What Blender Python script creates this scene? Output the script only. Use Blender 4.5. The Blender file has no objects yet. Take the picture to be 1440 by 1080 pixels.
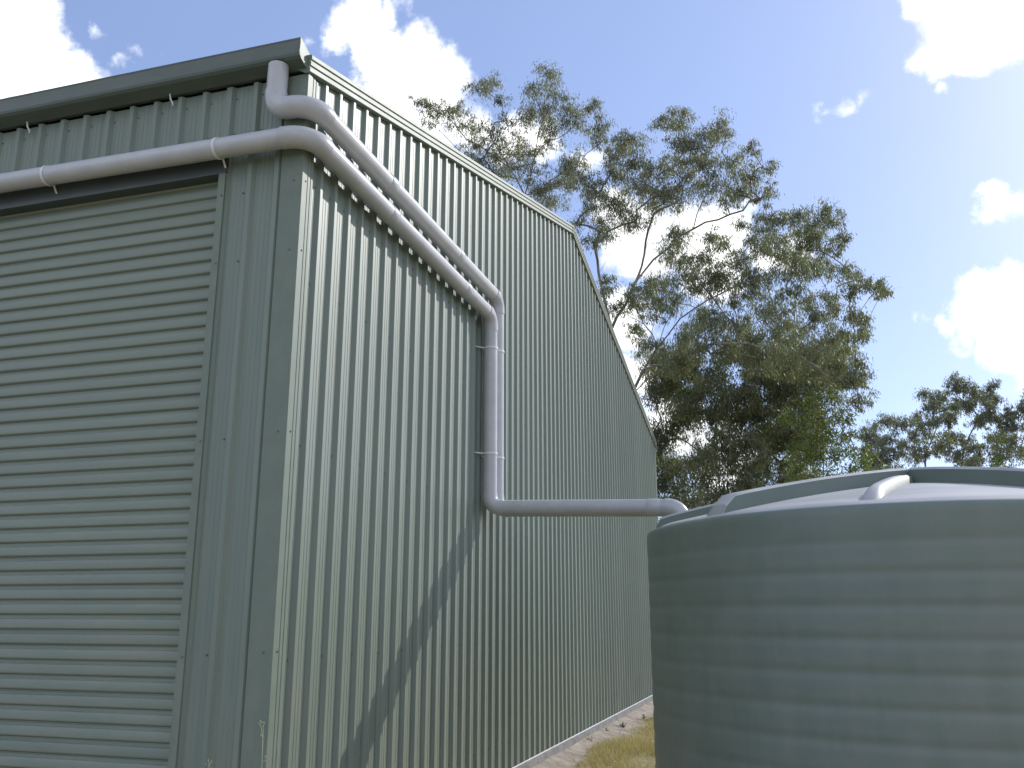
import bpy, math, random
import numpy as np
from mathutils import Vector, Matrix

random.seed(7)
rng = np.random.default_rng(11)
scene = bpy.context.scene
COL = scene.collection
rad = math.radians

# ------------------------------------------------------------------ camera
CAM = Vector((2.758, -4.462, 1.404))
YAW, PITCH, ROLL, FPX = rad(-17.52), rad(14.091), rad(0.052), 1283.54


def cam_axes():
    cy, sy, cp, sp = math.cos(YAW), math.sin(YAW), math.cos(PITCH), math.sin(PITCH)
    f = Vector((sy * cp, cy * cp, sp))
    r = Vector((cy, -sy, 0))
    u = r.cross(f)
    r2 = math.cos(ROLL) * r + math.sin(ROLL) * u
    u2 = -math.sin(ROLL) * r + math.cos(ROLL) * u
    return r2, u2, f


CR, CU, CF = cam_axes()
cd = bpy.data.cameras.new('camera')
cam = bpy.data.objects.new('camera', cd)
COL.objects.link(cam)
cd.sensor_width = 36
cd.lens = FPX / 1440 * 36
cd.clip_start = 0.05
cd.clip_end = 3000
cam.matrix_world = Matrix(((CR.x, CU.x, -CF.x, CAM.x), (CR.y, CU.y, -CF.y, CAM.y),
                           (CR.z, CU.z, -CF.z, CAM.z), (0, 0, 0, 1)))
scene.camera = cam


def sightline(px, py):
    """unit direction in which a landmark was sighted from the camera station"""
    return (CF + (px - 720) / FPX * CR + (540 - py) / FPX * CU).normalized()


# ------------------------------------------------------------------ sun and sky
LIGHT = Vector((-1.0, -1.42, -1.06)).normalized()          # direction the light travels
SUN_EL = math.asin(-LIGHT.z)
SUN_AZ = math.atan2(-LIGHT.x, -LIGHT.y)                    # from +Y towards +X
sd = bpy.data.lights.new('sun', 'SUN')
sd.energy = 2.4
sd.angle = rad(0.53)
sd.color = (1.0, 0.965, 0.91)
sun = bpy.data.objects.new('sun', sd)
COL.objects.link(sun)
sun.rotation_euler = LIGHT.to_track_quat('-Z', 'Y').to_euler()

world = bpy.data.worlds.new('World')
scene.world = world
world.use_nodes = True
scene.view_settings.view_transform = 'Standard'
scene.view_settings.look = 'None'
scene.view_settings.gamma = 1
scene.view_settings.exposure = 0.46
scene.cycles.max_bounces = 7
scene.cycles.diffuse_bounces = 3
scene.cycles.glossy_bounces = 3
scene.cycles.transmission_bounces = 4
SKY_STRENGTH = 0.15
CLOUD = 8.5


def build_sky():
    nt = world.node_tree
    N, L = nt.nodes, nt.links
    N.clear()
    out = N.new('ShaderNodeOutputWorld')
    sky = N.new('ShaderNodeTexSky')
    sky.sky_type = 'NISHITA'
    sky.sun_disc = False
    sky.sun_elevation = SUN_EL
    sky.sun_rotation = SUN_AZ
    sky.altitude = 100
    sky.air_density = 0.65
    sky.dust_density = 0.8
    sky.ozone_density = 2.5
    tc = N.new('ShaderNodeTexCoord')
    nrm = N.new('ShaderNodeVectorMath'); nrm.operation = 'NORMALIZE'
    L.new(tc.outputs['Generated'], nrm.inputs[0])

    def math_node(op, a, b=None, clamp=False):
        m = N.new('ShaderNodeMath'); m.operation = op; m.use_clamp = clamp
        for i, v in enumerate((a, b)):
            if v is None:
                continue
            if isinstance(v, (int, float)):
                m.inputs[i].default_value = v
            else:
                L.new(v, m.inputs[i])
        return m.outputs[0]

    # ragged cloud edges: the direction is disturbed by turbulence before it is tested
    def noise(scale, detail, rough, vec):
        n = N.new('ShaderNodeTexNoise')
        n.inputs['Scale'].default_value = scale
        n.inputs['Detail'].default_value = detail
        n.inputs['Roughness'].default_value = rough
        L.new(vec, n.inputs['Vector'])
        return n
    nz = noise(14, 6, 0.62, nrm.outputs[0])
    sub = N.new('ShaderNodeVectorMath'); sub.operation = 'SUBTRACT'
    L.new(nz.outputs['Color'], sub.inputs[0]); sub.inputs[1].default_value = (.5, .5, .5)
    sc = N.new('ShaderNodeVectorMath'); sc.operation = 'SCALE'
    L.new(sub.outputs[0], sc.inputs[0]); sc.inputs['Scale'].default_value = 0.085
    add = N.new('ShaderNodeVectorMath'); add.operation = 'ADD'
    L.new(nrm.outputs[0], add.inputs[0]); L.new(sc.outputs[0], add.inputs[1])
    # cumulus heads, (azimuth-elevation sightings, angular radius)
    puffs = [(0, 60, 78), (50, 85, 62), (100, 108, 46), (128, 118, 30), (20, 5, 45), (-90, 60, 110),
             (133, 40, 15), (166, 92, 15), (179, 66, 12), (219, 78, 18),
             (520, 42, 52), (560, 85, 66), (612, 112, 50), (478, 62, 32), (640, 102, 26), (425, 66, 16), (520, 5, 34),
             (550, 150, 60), (620, 160, 46), (665, 170, 44), (715, 195, 50), (770, 205, 45), (830, 222, 32), (560, 12, 24),
             (905, 345, 66), (960, 335, 66), (1030, 322, 52), (868, 300, 40), (1062, 292, 28), (1000, 385, 66), (1100, 360, 44),
             (880, 450, 56), (900, 530, 50), (940, 600, 60), (1010, 640, 70),
             (1330, 8, 60), (1402, 18, 72), (1290, 66, 34), (1256, 66, 10), (1340, 60, 48), (1318, 98, 22), (1392, 60, 44),
             (1335, 124, 18), (1436, 60, 36), (1520, 10, 90),
             (1182, 148, 19), (1165, 154, 16), (1203, 138, 14), (1149, 146, 9),
             (1385, 266, 26), (1396, 296, 33), (1422, 290, 26), (1374, 312, 20), (1434, 270, 14),
             (1402, 430, 58), (1342, 452, 30), (1302, 452, 18), (1432, 400, 40), (1424, 500, 52), (1352, 482, 26), (1450, 545, 34)]
    # the same kind of scattered cumulus over the rest of the sky
    n2 = noise(2.6, 5, 0.55, add.outputs[0])
    gen0 = math_node('MULTIPLY', math_node('SUBTRACT', n2.outputs['Fac'], 0.53), 9.0)
    dc = N.new('ShaderNodeVectorMath'); dc.operation = 'DISTANCE'
    L.new(nrm.outputs[0], dc.inputs[0]); dc.inputs[1].default_value = sightline(720, 400)
    far = math_node('MULTIPLY', math_node('SUBTRACT', dc.outputs['Value'], 0.80), 6.0, True)
    gen = math_node('SUBTRACT', gen0, math_node('MULTIPLY', math_node('SUBTRACT', 1.0, far), 8.0))
    # a thin, uneven veil of high cirrus over the whole sky
    nv = noise(1.7, 3, 0.5, nrm.outputs[0])
    vf = N.new('ShaderNodeMapRange')
    vf.inputs['From Min'].default_value = .3; vf.inputs['From Max'].default_value = .7
    vf.inputs['To Min'].default_value = .38; vf.inputs['To Max'].default_value = .52
    L.new(nv.outputs['Fac'], vf.inputs['Value'])
    veil = N.new('ShaderNodeMix'); veil.data_type = 'RGBA'
    L.new(vf.outputs['Result'], veil.inputs['Factor'])
    L.new(sky.outputs[0], veil.inputs['A']); veil.inputs['B'].default_value = (2.3, 3.05, 5.2, 1)
    # soft grey modelling inside the clouds
    n3 = noise(7, 3, 0.55, nrm.outputs[0])
    ramp = N.new('ShaderNodeValToRGB')
    ramp.color_ramp.elements[0].position = 0.30
    ramp.color_ramp.elements[0].color = (.50, .52, .57, 1)
    ramp.color_ramp.elements[1].position = 0.50
    ramp.color_ramp.elements[1].color = (1, 1, 1, 1)
    L.new(n3.outputs['Fac'], ramp.inputs['Fac'])
    cl = N.new('ShaderNodeVectorMath'); cl.operation = 'SCALE'
    L.new(ramp.outputs['Color'], cl.inputs[0]); cl.inputs['Scale'].default_value = CLOUD

    def zone(group, base):
        """one stretch of sky: only the cloud heads that reach into it are tested there"""
        field = base
        for px, py, r in group:
            d = N.new('ShaderNodeVectorMath'); d.operation = 'DISTANCE'
            L.new(add.outputs[0], d.inputs[0]); d.inputs[1].default_value = sightline(px, py)
            ma = N.new('ShaderNodeMath'); ma.operation = 'MULTIPLY_ADD'
            L.new(d.outputs['Value'], ma.inputs[0])
            ma.inputs[1].default_value = -26; ma.inputs[2].default_value = r / FPX * .93 * 26
            field = math_node('MAXIMUM', field, ma.outputs[0])
        cover = math_node('MULTIPLY', field, 1.9, True)
        mr = N.new('ShaderNodeMapRange'); mr.interpolation_type = 'SMOOTHSTEP'
        L.new(cover, mr.inputs['Value'])
        mix = N.new('ShaderNodeMix'); mix.data_type = 'RGBA'
        L.new(mr.outputs['Result'], mix.inputs['Factor'])
        L.new(veil.outputs['Result'], mix.inputs['A']); L.new(cl.outputs[0], mix.inputs['B'])
        bg = N.new('ShaderNodeBackground')
        bg.inputs['Strength'].default_value = SKY_STRENGTH
        L.new(mix.outputs['Result'], bg.inputs['Color'])
        return bg.outputs[0]

    def side(px):
        """1 to the right of a vertical sighting plane"""
        a, b_ = sightline(px, 0), sightline(px, 1080)
        nn = a.cross(b_).normalized()
        if nn.dot(sightline(px + 200, 500)) < 0:
            nn = -nn
        d = N.new('ShaderNodeVectorMath'); d.operation = 'DOT_PRODUCT'
        L.new(nrm.outputs[0], d.inputs[0]); d.inputs[1].default_value = nn
        return math_node('GREATER_THAN', d.outputs['Value'], 0.0)

    def choose(fac, a, b_):
        m = N.new('ShaderNodeMixShader')
        L.new(fac, m.inputs['Fac']); L.new(a, m.inputs[1]); L.new(b_, m.inputs[2])
        return m.outputs[0]
    S1, S2, PAD = 745, 1130, 70
    left = [p for p in puffs if p[0] - p[2] - PAD < S1]
    mid = [p for p in puffs if p[0] + p[2] + PAD > S1 and p[0] - p[2] - PAD < S2]
    right = [p for p in puffs if p[0] + p[2] + PAD > S2]
    seen = choose(side(S1), zone(left, gen), choose(side(S2), zone(mid, gen), zone(right, gen)))
    beyond = math_node('GREATER_THAN', dc.outputs['Value'], 0.97)
    L.new(choose(beyond, seen, zone([], gen0)), out.inputs['Surface'])
    world.cycles.sampling_method = 'MANUAL'
    world.cycles.sample_map_resolution = 256


build_sky()


# ------------------------------------------------------------------ materials
def new_mat(name):
    m = bpy.data.materials.new(name)
    m.use_nodes = True
    return m, m.node_tree.nodes, m.node_tree.links, m.node_tree.nodes['Principled BSDF']


def varied(name, c1, c2, scale, rough=0.5, stretch=(1, 1, 1), bump=0.0, bump_scale=40.0, spec=0.5, rough_var=0.0, detail=6,
           bump_stretch=None, metallic=0.0):
    m, N, L, P = new_mat(name)
    tc = N.new('ShaderNodeTexCoord')
    mp = N.new('ShaderNodeMapping'); mp.inputs['Scale'].default_value = stretch
    L.new(tc.outputs['Object'], mp.inputs['Vector'])
    n = N.new('ShaderNodeTexNoise')
    n.inputs['Scale'].default_value = scale; n.inputs['Detail'].default_value = detail
    n.inputs['Roughness'].default_value = 0.6
    L.new(mp.outputs[0], n.inputs['Vector'])
    r = N.new('ShaderNodeValToRGB')
    r.color_ramp.elements[0].position = 0.35; r.color_ramp.elements[0].color = (*c1, 1)
    r.color_ramp.elements[1].position = 0.68; r.color_ramp.elements[1].color = (*c2, 1)
    L.new(n.outputs['Fac'], r.inputs['Fac'])
    L.new(r.outputs['Color'], P.inputs['Base Color'])
    P.inputs['Roughness'].default_value = rough
    P.inputs['Specular IOR Level'].default_value = spec
    P.inputs['Metallic'].default_value = metallic
    if rough_var:
        mr = N.new('ShaderNodeMapRange')
        mr.inputs['To Min'].default_value = rough - rough_var
        mr.inputs['To Max'].default_value = rough + rough_var
        L.new(n.outputs['Fac'], mr.inputs['Value']); L.new(mr.outputs['Result'], P.inputs['Roughness'])
    if bump:
        mp2 = N.new('ShaderNodeMapping'); mp2.inputs['Scale'].default_value = bump_stretch or stretch
        L.new(tc.outputs['Object'], mp2.inputs['Vector'])
        n2 = N.new('ShaderNodeTexNoise'); n2.inputs['Scale'].default_value = bump_scale
        n2.inputs['Detail'].default_value = 4
        L.new(mp2.outputs[0], n2.inputs['Vector'])
        b = N.new('ShaderNodeBump'); b.inputs['Strength'].default_value = 1.0
        b.inputs['Distance'].default_value = bump
        L.new(n2.outputs['Fac'], b.inputs['Height']); L.new(b.outputs[0], P.inputs['Normal'])
    return m


STEEL1, STEEL2 = (.150, .192, .149), (.175, .217, .170)
M = {}
M['steel'] = varied('painted_steel_cladding', STEEL1, STEEL2, 3.0, .49, (9, 9, .35), .0009, 3.0, .75, .07, bump_stretch=(2.5, 2.5, .6))
M['door'] = varied('painted_roller_door', (.200, .240, .192), (.226, .264, .212), 3.0, .48, (.5, 1, 9), .0006, 5.0, .5, .06, bump_stretch=(1, 1, 4))
M['trim'] = varied('painted_flashing', (.158, .200, .156), (.184, .224, .178), 4.0, .52, (2, 2, 2), .0007, 4.0, .4, .05)
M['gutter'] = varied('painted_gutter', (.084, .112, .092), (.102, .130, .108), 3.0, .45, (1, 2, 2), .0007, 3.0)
M['header'] = varied('header_painted_shade', (.055, .068, .066), (.070, .084, .080), 3.0, .35)  # shade below pipe and gutter put into the header colour
M['pvc'] = varied('grey_white_pvc', (.455, .46, .468), (.515, .52, .525), 5.0, .30, (1, 1, 1), .0004, 6.0, .5, .06)
M['strap'] = varied('white_pvc_strap', (.70, .70, .70), (.76, .76, .75), 9.0, .4)
M['poly'] = varied('tank_polyethylene', (.140, .178, .148), (.164, .200, .168), 2.2, .46, (1, 1, 2.2), .0022, 5.0, .5, .06, bump_stretch=(1, 1, 2))
M['concrete'] = varied('slab_concrete', (.17, .162, .152), (.27, .258, .24), 9.0, .9, (1, 1, 1), .004, 60)
M['screw'] = varied('screw_head', (.10, .11, .10), (.16, .17, .16), 20, .5)
M['soil'] = varied('dusty_soil', (.22, .18, .14), (.40, .345, .28), 6.0, .95, (1, 1, 1), .012, 30)
M['bark'] = varied('pale_gum_bark', (.13, .112, .095), (.29, .26, .225), 5.0, .85, (1, 1, .35), .02, 9)
M['darkbark'] = varied('grey_bark', (.10, .085, .07), (.20, .175, .15), 6.0, .9, (1, 1, .35), .02, 9)
M['stalk'] = varied('dry_stalk', (.34, .34, .20), (.48, .46, .32), 20, .8)
M['stone'] = varied('small_stone', (.20, .17, .14), (.42, .37, .31), 30, .9)


def weather(m, tint, z0, z1, amount, scale=(6, 6, 1.2), per_object=.06):
    """dust and rain-splash film that thins out upwards from z0 to z1, plus a slight tone change from piece to piece"""
    N, L = m.node_tree.nodes, m.node_tree.links
    P = N['Principled BSDF']
    base = P.inputs['Base Color'].links[0].from_socket
    g = N.new('ShaderNodeNewGeometry'); sp = N.new('ShaderNodeSeparateXYZ')
    L.new(g.outputs['Position'], sp.inputs[0])
    mr = N.new('ShaderNodeMapRange')
    mr.inputs['From Min'].default_value = z0; mr.inputs['From Max'].default_value = z1
    mr.inputs['To Min'].default_value = 1; mr.inputs['To Max'].default_value = .12
    L.new(sp.outputs['Z'], mr.inputs['Value'])
    mp = N.new('ShaderNodeMapping'); mp.inputs['Scale'].default_value = scale
    L.new(g.outputs['Position'], mp.inputs['Vector'])
    n = N.new('ShaderNodeTexNoise'); n.inputs['Scale'].default_value = 1.6; n.inputs['Detail'].default_value = 7
    n.inputs['Roughness'].default_value = .68
    L.new(mp.outputs[0], n.inputs['Vector'])
    nr = N.new('ShaderNodeMapRange'); nr.inputs['From Min'].default_value = .42; nr.inputs['From Max'].default_value = .72
    L.new(n.outputs['Fac'], nr.inputs['Value'])
    mu = N.new('ShaderNodeMath'); mu.operation = 'MULTIPLY'; L.new(mr.outputs['Result'], mu.inputs[0]); L.new(nr.outputs['Result'], mu.inputs[1])
    m2 = N.new('ShaderNodeMath'); m2.operation = 'MULTIPLY'; L.new(mu.outputs[0], m2.inputs[0]); m2.inputs[1].default_value = amount
    mx = N.new('ShaderNodeMix'); mx.data_type = 'RGBA'
    L.new(m2.outputs[0], mx.inputs['Factor']); L.new(base, mx.inputs['A']); mx.inputs['B'].default_value = (*tint, 1)
    oi = N.new('ShaderNodeObjectInfo')
    orr = N.new('ShaderNodeMapRange'); orr.inputs['To Min'].default_value = 1 - per_object; orr.inputs['To Max'].default_value = 1 + per_object
    L.new(oi.outputs['Random'], orr.inputs['Value'])
    sc = N.new('ShaderNodeVectorMath'); sc.operation = 'SCALE'
    L.new(mx.outputs['Result'], sc.inputs[0]); L.new(orr.outputs['Result'], sc.inputs['Scale'])
    L.new(sc.outputs[0], P.inputs['Base Color'])


weather(M['steel'], (.36, .31, .24), -.1, 1.3, .55, (7, 7, .9), .05)
weather(M['trim'], (.33, .30, .25), -.1, 1.5, .5, (7, 7, .9), .03)
weather(M['door'], (.34, .31, .26), -.1, 3.2, .45, (1.5, 3, 5), .045)
weather(M['poly'], (.30, .29, .26), -.1, 2.6, .42, (3, 3, .8), 0)
weather(M['pvc'], (.24, .22, .20), -5, 6.5, .35, (5, 5, 5), .03)
weather(M['gutter'], (.17, .16, .14), 3, 7, .5, (2.5, 8, 8), 0)


def foliage_mat(name, dark, mid, light, trans):
    m, N, L, P = new_mat(name)
    g = N.new('ShaderNodeNewGeometry')
    r = N.new('ShaderNodeValToRGB')
    e = r.color_ramp.elements
    e[0].position = 0; e[0].color = (*dark, 1)
    e[1].position = 1; e[1].color = (*light, 1)
    k = e.new(.6); k.color = (*mid, 1)
    L.new(g.outputs['Random Per Island'], r.inputs['Fac'])
    L.new(r.outputs['Color'], P.inputs['Base Color'])
    P.inputs['Roughness'].default_value = .48
    P.inputs['Specular IOR Level'].default_value = .45
    t = N.new('ShaderNodeBsdfTranslucent')
    mx = N.new('ShaderNodeMix'); mx.data_type = 'RGBA'; mx.blend_type = 'MULTIPLY'
    mx.inputs['Factor'].default_value = 1
    L.new(r.outputs['Color'], mx.inputs['A']); mx.inputs['B'].default_value = (1.25, 1.35, .6, 1)
    L.new(mx.outputs['Result'], t.inputs['Color'])
    s = N.new('ShaderNodeMixShader'); s.inputs['Fac'].default_value = trans
    L.new(P.outputs[0], s.inputs[1]); L.new(t.outputs[0], s.inputs[2])
    L.new(s.outputs[0], N['Material Output'].inputs['Surface'])
    return m


M['gum'] = foliage_mat('gum_leaf', (.135, .142, .105), (.195, .202, .148), (.29, .285, .205), .42)
M['gumdense'] = foliage_mat('gum_leaf_dense', (.125, .138, .095), (.185, .198, .132), (.275, .278, .18), .42)
M['wattle'] = foliage_mat('green_leaf', (.080, .110, .035), (.135, .165, .055), (.21, .23, .085), .42)
M['fargum'] = foliage_mat('far_gum_leaf', (.145, .158, .13), (.205, .215, .17), (.28, .285, .22), .42)
M['blade'] = foliage_mat('grass_blade', (.27, .235, .11), (.46, .37, .21), (.60, .49, .31), .3)


def ground_mat():
    m, N, L, P = new_mat('dry_lawn')
    tc = N.new('ShaderNodeTexCoord')
    a = N.new('ShaderNodeTexNoise'); a.inputs['Scale'].default_value = .9; a.inputs['Detail'].default_value = 8
    a.inputs['Roughness'].default_value = .68
    b = N.new('ShaderNodeTexNoise'); b.inputs['Scale'].default_value = 26; b.inputs['Detail'].default_value = 5
    L.new(tc.outputs['Object'], a.inputs['Vector']); L.new(tc.outputs['Object'], b.inputs['Vector'])
    r1 = N.new('ShaderNodeValToRGB')
    r1.color_ramp.elements[0].position = .38; r1.color_ramp.elements[0].color = (.42, .335, .20, 1)
    r1.color_ramp.elements[1].position = .62; r1.color_ramp.elements[1].color = (.31, .27, .12, 1)
    L.new(a.outputs['Fac'], r1.inputs['Fac'])
    r2 = N.new('ShaderNodeValToRGB')
    r2.color_ramp.elements[0].position = .3; r2.color_ramp.elements[0].color = (.55, .55, .55, 1)
    r2.color_ramp.elements[1].position = .7; r2.color_ramp.elements[1].color = (1.2, 1.15, 1.1, 1)
    L.new(b.outputs['Fac'], r2.inputs['Fac'])
    mx = N.new('ShaderNodeMix'); mx.data_type = 'RGBA'; mx.blend_type = 'MULTIPLY'; mx.inputs['Factor'].default_value = 1
    L.new(r1.outputs['Color'], mx.inputs['A']); L.new(r2.outputs['Color'], mx.inputs['B'])
    L.new(mx.outputs['Result'], P.inputs['Base Color'])
    P.inputs['Roughness'].default_value = .95
    bp = N.new('ShaderNodeBump'); bp.inputs['Distance'].default_value = .03
    L.new(b.outputs['Fac'], bp.inputs['Height']); L.new(bp.outputs[0], P.inputs['Normal'])
    return m


M['ground'] = ground_mat()


def lit_top_poly():
    """tank plastic with the daylight on its upward faces painted in as a paler colour"""
    m = varied('tank_plastic_painted_light', (.140, .178, .148), (.164, .200, .168), 2.2, .55, (1, 1, 2.2), .0015, 5.0, .35, .06)
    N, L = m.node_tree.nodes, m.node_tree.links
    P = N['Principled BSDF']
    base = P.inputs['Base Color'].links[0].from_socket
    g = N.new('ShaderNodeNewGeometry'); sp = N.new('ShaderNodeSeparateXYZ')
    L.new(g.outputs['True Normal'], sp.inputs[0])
    mr = N.new('ShaderNodeMapRange'); mr.inputs['From Min'].default_value = .32; mr.inputs['From Max'].default_value = .62  # upward faces turn paler: sun and sky brightness painted into the colour
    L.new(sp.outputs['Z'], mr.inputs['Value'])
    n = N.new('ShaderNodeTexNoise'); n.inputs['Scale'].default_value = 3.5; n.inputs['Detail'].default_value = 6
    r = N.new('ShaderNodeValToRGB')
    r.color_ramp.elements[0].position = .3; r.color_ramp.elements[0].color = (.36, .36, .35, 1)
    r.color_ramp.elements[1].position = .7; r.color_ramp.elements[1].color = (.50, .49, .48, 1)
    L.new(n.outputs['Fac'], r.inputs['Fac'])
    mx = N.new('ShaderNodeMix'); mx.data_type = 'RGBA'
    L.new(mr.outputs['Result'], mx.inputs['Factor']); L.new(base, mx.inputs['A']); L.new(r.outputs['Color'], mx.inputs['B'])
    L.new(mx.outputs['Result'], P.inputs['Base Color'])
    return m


M['polytop'] = lit_top_poly()


# ------------------------------------------------------------------ helpers
class MB:
    def __init__(self):
        self.v, self.f = [], []

    def add(self, vs, fs):
        o = len(self.v)
        self.v += [tuple(p) for p in vs]
        self.f += [tuple(i + o for i in f) for f in fs]

    def box(self, a, b):
        x0, y0, z0 = a; x1, y1, z1 = b
        self.add([(x0, y0, z0), (x1, y0, z0), (x1, y1, z0), (x0, y1, z0), (x0, y0, z1), (x1, y0, z1), (x1, y1, z1), (x0, y1, z1)],
                 [(0, 3, 2, 1), (4, 5, 6, 7), (0, 1, 5, 4), (1, 2, 6, 5), (2, 3, 7, 6), (3, 0, 4, 7)])

    def strip(self, rows, closed=False):
        """rows: list of equally long point lists, skinned row to row"""
        n = len(rows[0]); o = len(self.v)
        for r in rows:
            self.v += [tuple(p) for p in r]
        for i in range(len(rows) - 1):
            for j in range(n if closed else n - 1):
                k = (j + 1) % n
                self.f.append((o + i * n + j, o + i * n + k, o + (i + 1) * n + k, o + (i + 1) * n + j))
        return o

    def tube(self, pts, radii, seg=24, caps=True):
        pts = [Vector(p) for p in pts]
        t0 = (pts[1] - pts[0]).normalized()
        up = Vector((0, 0, 1)) if abs(t0.z) < .9 else Vector((0, 1, 0))
        nrm = (up - t0 * up.dot(t0)).normalized()
        rows = []
        for i, p in enumerate(pts):
            a = pts[max(i - 1, 0)]; b = pts[min(i + 1, len(pts) - 1)]
            t = (b - a).normalized()
            nrm = (nrm - t * nrm.dot(t)).normalized()
            bi = t.cross(nrm)
            r = radii if isinstance(radii, (int, float)) else radii[i]
            rows.append([p + (nrm * math.cos(2 * math.pi * k / seg) + bi * math.sin(2 * math.pi * k / seg)) * r for k in range(seg)])
        o = self.strip(rows, True)
        if caps:
            self.f.append(tuple(o + k for k in reversed(range(seg))))
            e = o + (len(rows) - 1) * seg
            self.f.append(tuple(e + k for k in range(seg)))

    def mesh(self, name, mat, smooth=False, autosmooth=None):
        me = bpy.data.meshes.new(name)
        me.from_pydata(self.v, [], self.f)
        me.materials.append(mat)
        if smooth:
            me.polygons.foreach_set('use_smooth', [True] * len(me.polygons))
            if autosmooth:
                me.set_sharp_from_angle(angle=rad(autosmooth))
        me.update()
        return me

    def build(self, name, mat, parent=None, smooth=False, autosmooth=None):
        return link(name, self.mesh(name, mat, smooth, autosmooth), parent)


def link(name, me, parent=None):
    o = bpy.data.objects.new(name, me)
    COL.objects.link(o)
    if parent:
        o.parent = parent
        o.matrix_parent_inverse = parent.matrix_world.inverted()
    return o


def empty(name, loc):
    o = bpy.data.objects.new(name, None)
    o.location = loc
    o.empty_display_size = .2
    COL.objects.link(o)
    o.matrix_world = Matrix.Translation(loc)
    return o


def tag(o, label=None, cat=None, group=None, kind=None):
    for k, v in (('label', label), ('category', cat), ('group', group), ('kind', kind)):
        if v:
            o[k] = v
    return o


def np_mesh(name, verts, faces, mat):
    """verts (n,3), faces (m,4) numpy"""
    me = bpy.data.meshes.new(name)
    me.vertices.add(len(verts)); me.vertices.foreach_set('co', np.asarray(verts, np.float32).ravel())
    k = faces.shape[1]
    me.loops.add(faces.size); me.loops.foreach_set('vertex_index', faces.astype(np.int32).ravel())
    me.polygons.add(len(faces))
    me.polygons.foreach_set('loop_start', np.arange(0, faces.size, k, dtype=np.int32))
    me.polygons.foreach_set('loop_total', np.full(len(faces), k, np.int32))
    me.update(calc_edges=True)
    me.materials.append(mat)
    return me


# ------------------------------------------------------------------ ground
GZ = -.13


def ground_height(x, y):
    return GZ + .02 * math.sin(x * 1.3 + .4) * math.cos(y * .9)


def build_ground():
    xs = sorted(set([-900, -400, -150, -60, -30] + list(np.linspace(-20, 20, 81)) + [30, 60, 150, 400, 900]))
    ys = sorted(set([-900, -300, -100, -40] + list(np.linspace(-20, 40, 121)) + [60, 100, 200, 400, 1200]))
    b = MB()
    b.strip([[(x, y, ground_height(x, y)) for x in xs] for y in ys])
    g = b.build('ground', M['ground'], smooth=True)
    tag(g, kind='structure', label='dry yellow green lawn around the shed')
    # bare soil washed out along the slab
    b = MB(); rows = []
    for y in np.linspace(-3, 15, 91):
        w = .40 + .10 * math.sin(y * 1.7) + .06 * math.sin(y * 4.3 + 1)
        rows.append([(x, y, GZ + .004 + .075 * max(0, 1 - (x - .06) / (w * .8)) ** 1.5 + .010 * math.sin(y * 6.1 + x * 9) * math.sin(x * 23 + y * 2.3)) for x in np.linspace(.06, .06 + w, 7)])
    b.strip(rows)
    s = b.build('soil_strip', M['soil'], smooth=True)
    tag(s, kind='structure', label='bare pinkish grey soil along the shed slab')


build_ground()

# ------------------------------------------------------------------ shed
LEN = 13.86            # gable width along +Y
HE, HA = 4.70, 6.49    # wall height at the eave and at the apex
XB = -9.12             # back end of the shed along -X
RP = .19               # rib spacing
DOOR_L, DOOR_R, DOOR_H = -3.56, -.555, 4.07


def roof_z(y):
    return HE + (HA - HE) * (1 - abs(y - LEN / 2) / (LEN / 2))


# one rib pitch of the cladding: (distance along the wall, proud of the wall)
RH = .025
PITCH_PROFILE = [(0, 0), (.026, 0), (.0285, .0018), (.0315, .0018), (.034, 0), (.058, 0), (.0605, .0018), (.0635, .0018), (.066, 0),
                 (.090, 0), (.0925, .0018), (.0955, .0018), (.098, 0), (.114, 0), (.1155, .001), (.1335, RH - .001), (.1355, RH),
                 (.1635, RH), (.1655, RH - .001), (.1835, .001), (.185, 0)]


def sheet_profile(u0, u1, off=0.0):
    """profile points between u0 and u1, ribs locked to a common grid"""
    pts = []
    k0 = int(math.floor(u0 / RP)) - 1
    for k in range(k0, int(u1 / RP) + 2):
        for u, d in PITCH_PROFILE:
            w = k * RP + u
            if u0 - 1e-9 <= w <= u1 + 1e-9:
                pts.append((w, d + off))
    if pts[0][0] > u0 + 1e-6: pts.insert(0, (u0, pts[0][1] if pts[0][1] > .02 + off else off))
    if pts[-1][0] < u1 - 1e-6: pts.append((u1, pts[-1][1] if pts[-1][1] > .02 + off else off))
    return pts


shed = empty('steel_shed', (0, 0, GZ))
tag(shed, 'large pale green ribbed steel shed with roller door and gable end', 'shed')


def wall_sheet(frame, u0, u1, zbot, ztop, off=0.0):
    """frame(u, d, z) -> point; ztop is a function of u"""
    pr = sheet_profile(u0, u1, off)
    b = MB()
    b.strip([[frame(u, d, zbot) for u, d in pr], [frame(u, d, (zbot + ztop(u)) * .5) for u, d in pr],
             [frame(u, d, ztop(u)) for u, d in pr]])
    return b.build('wall_sheet', M['steel'], shed)


RIB_SHIFT = .062      # where the rib grid starts from the corner
COVER = 4 * RP


def gable(x_plane, sign):
    fr = lambda u, d, z: (x_plane + sign * d, u + RIB_SHIFT, z)
    u, k = .045 - RIB_SHIFT, 0
    end = LEN - .02 - RIB_SHIFT
    edge = COVER
    while u < end - .05:
        v = min(edge, end)
        wall_sheet(fr, u, v, .004, lambda w: roof_z(w + RIB_SHIFT) - .012, .0012 * (k % 2))
        u = v; edge += COVER; k += 1


gable(0.0, 1)
gable(XB, -1)


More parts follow.
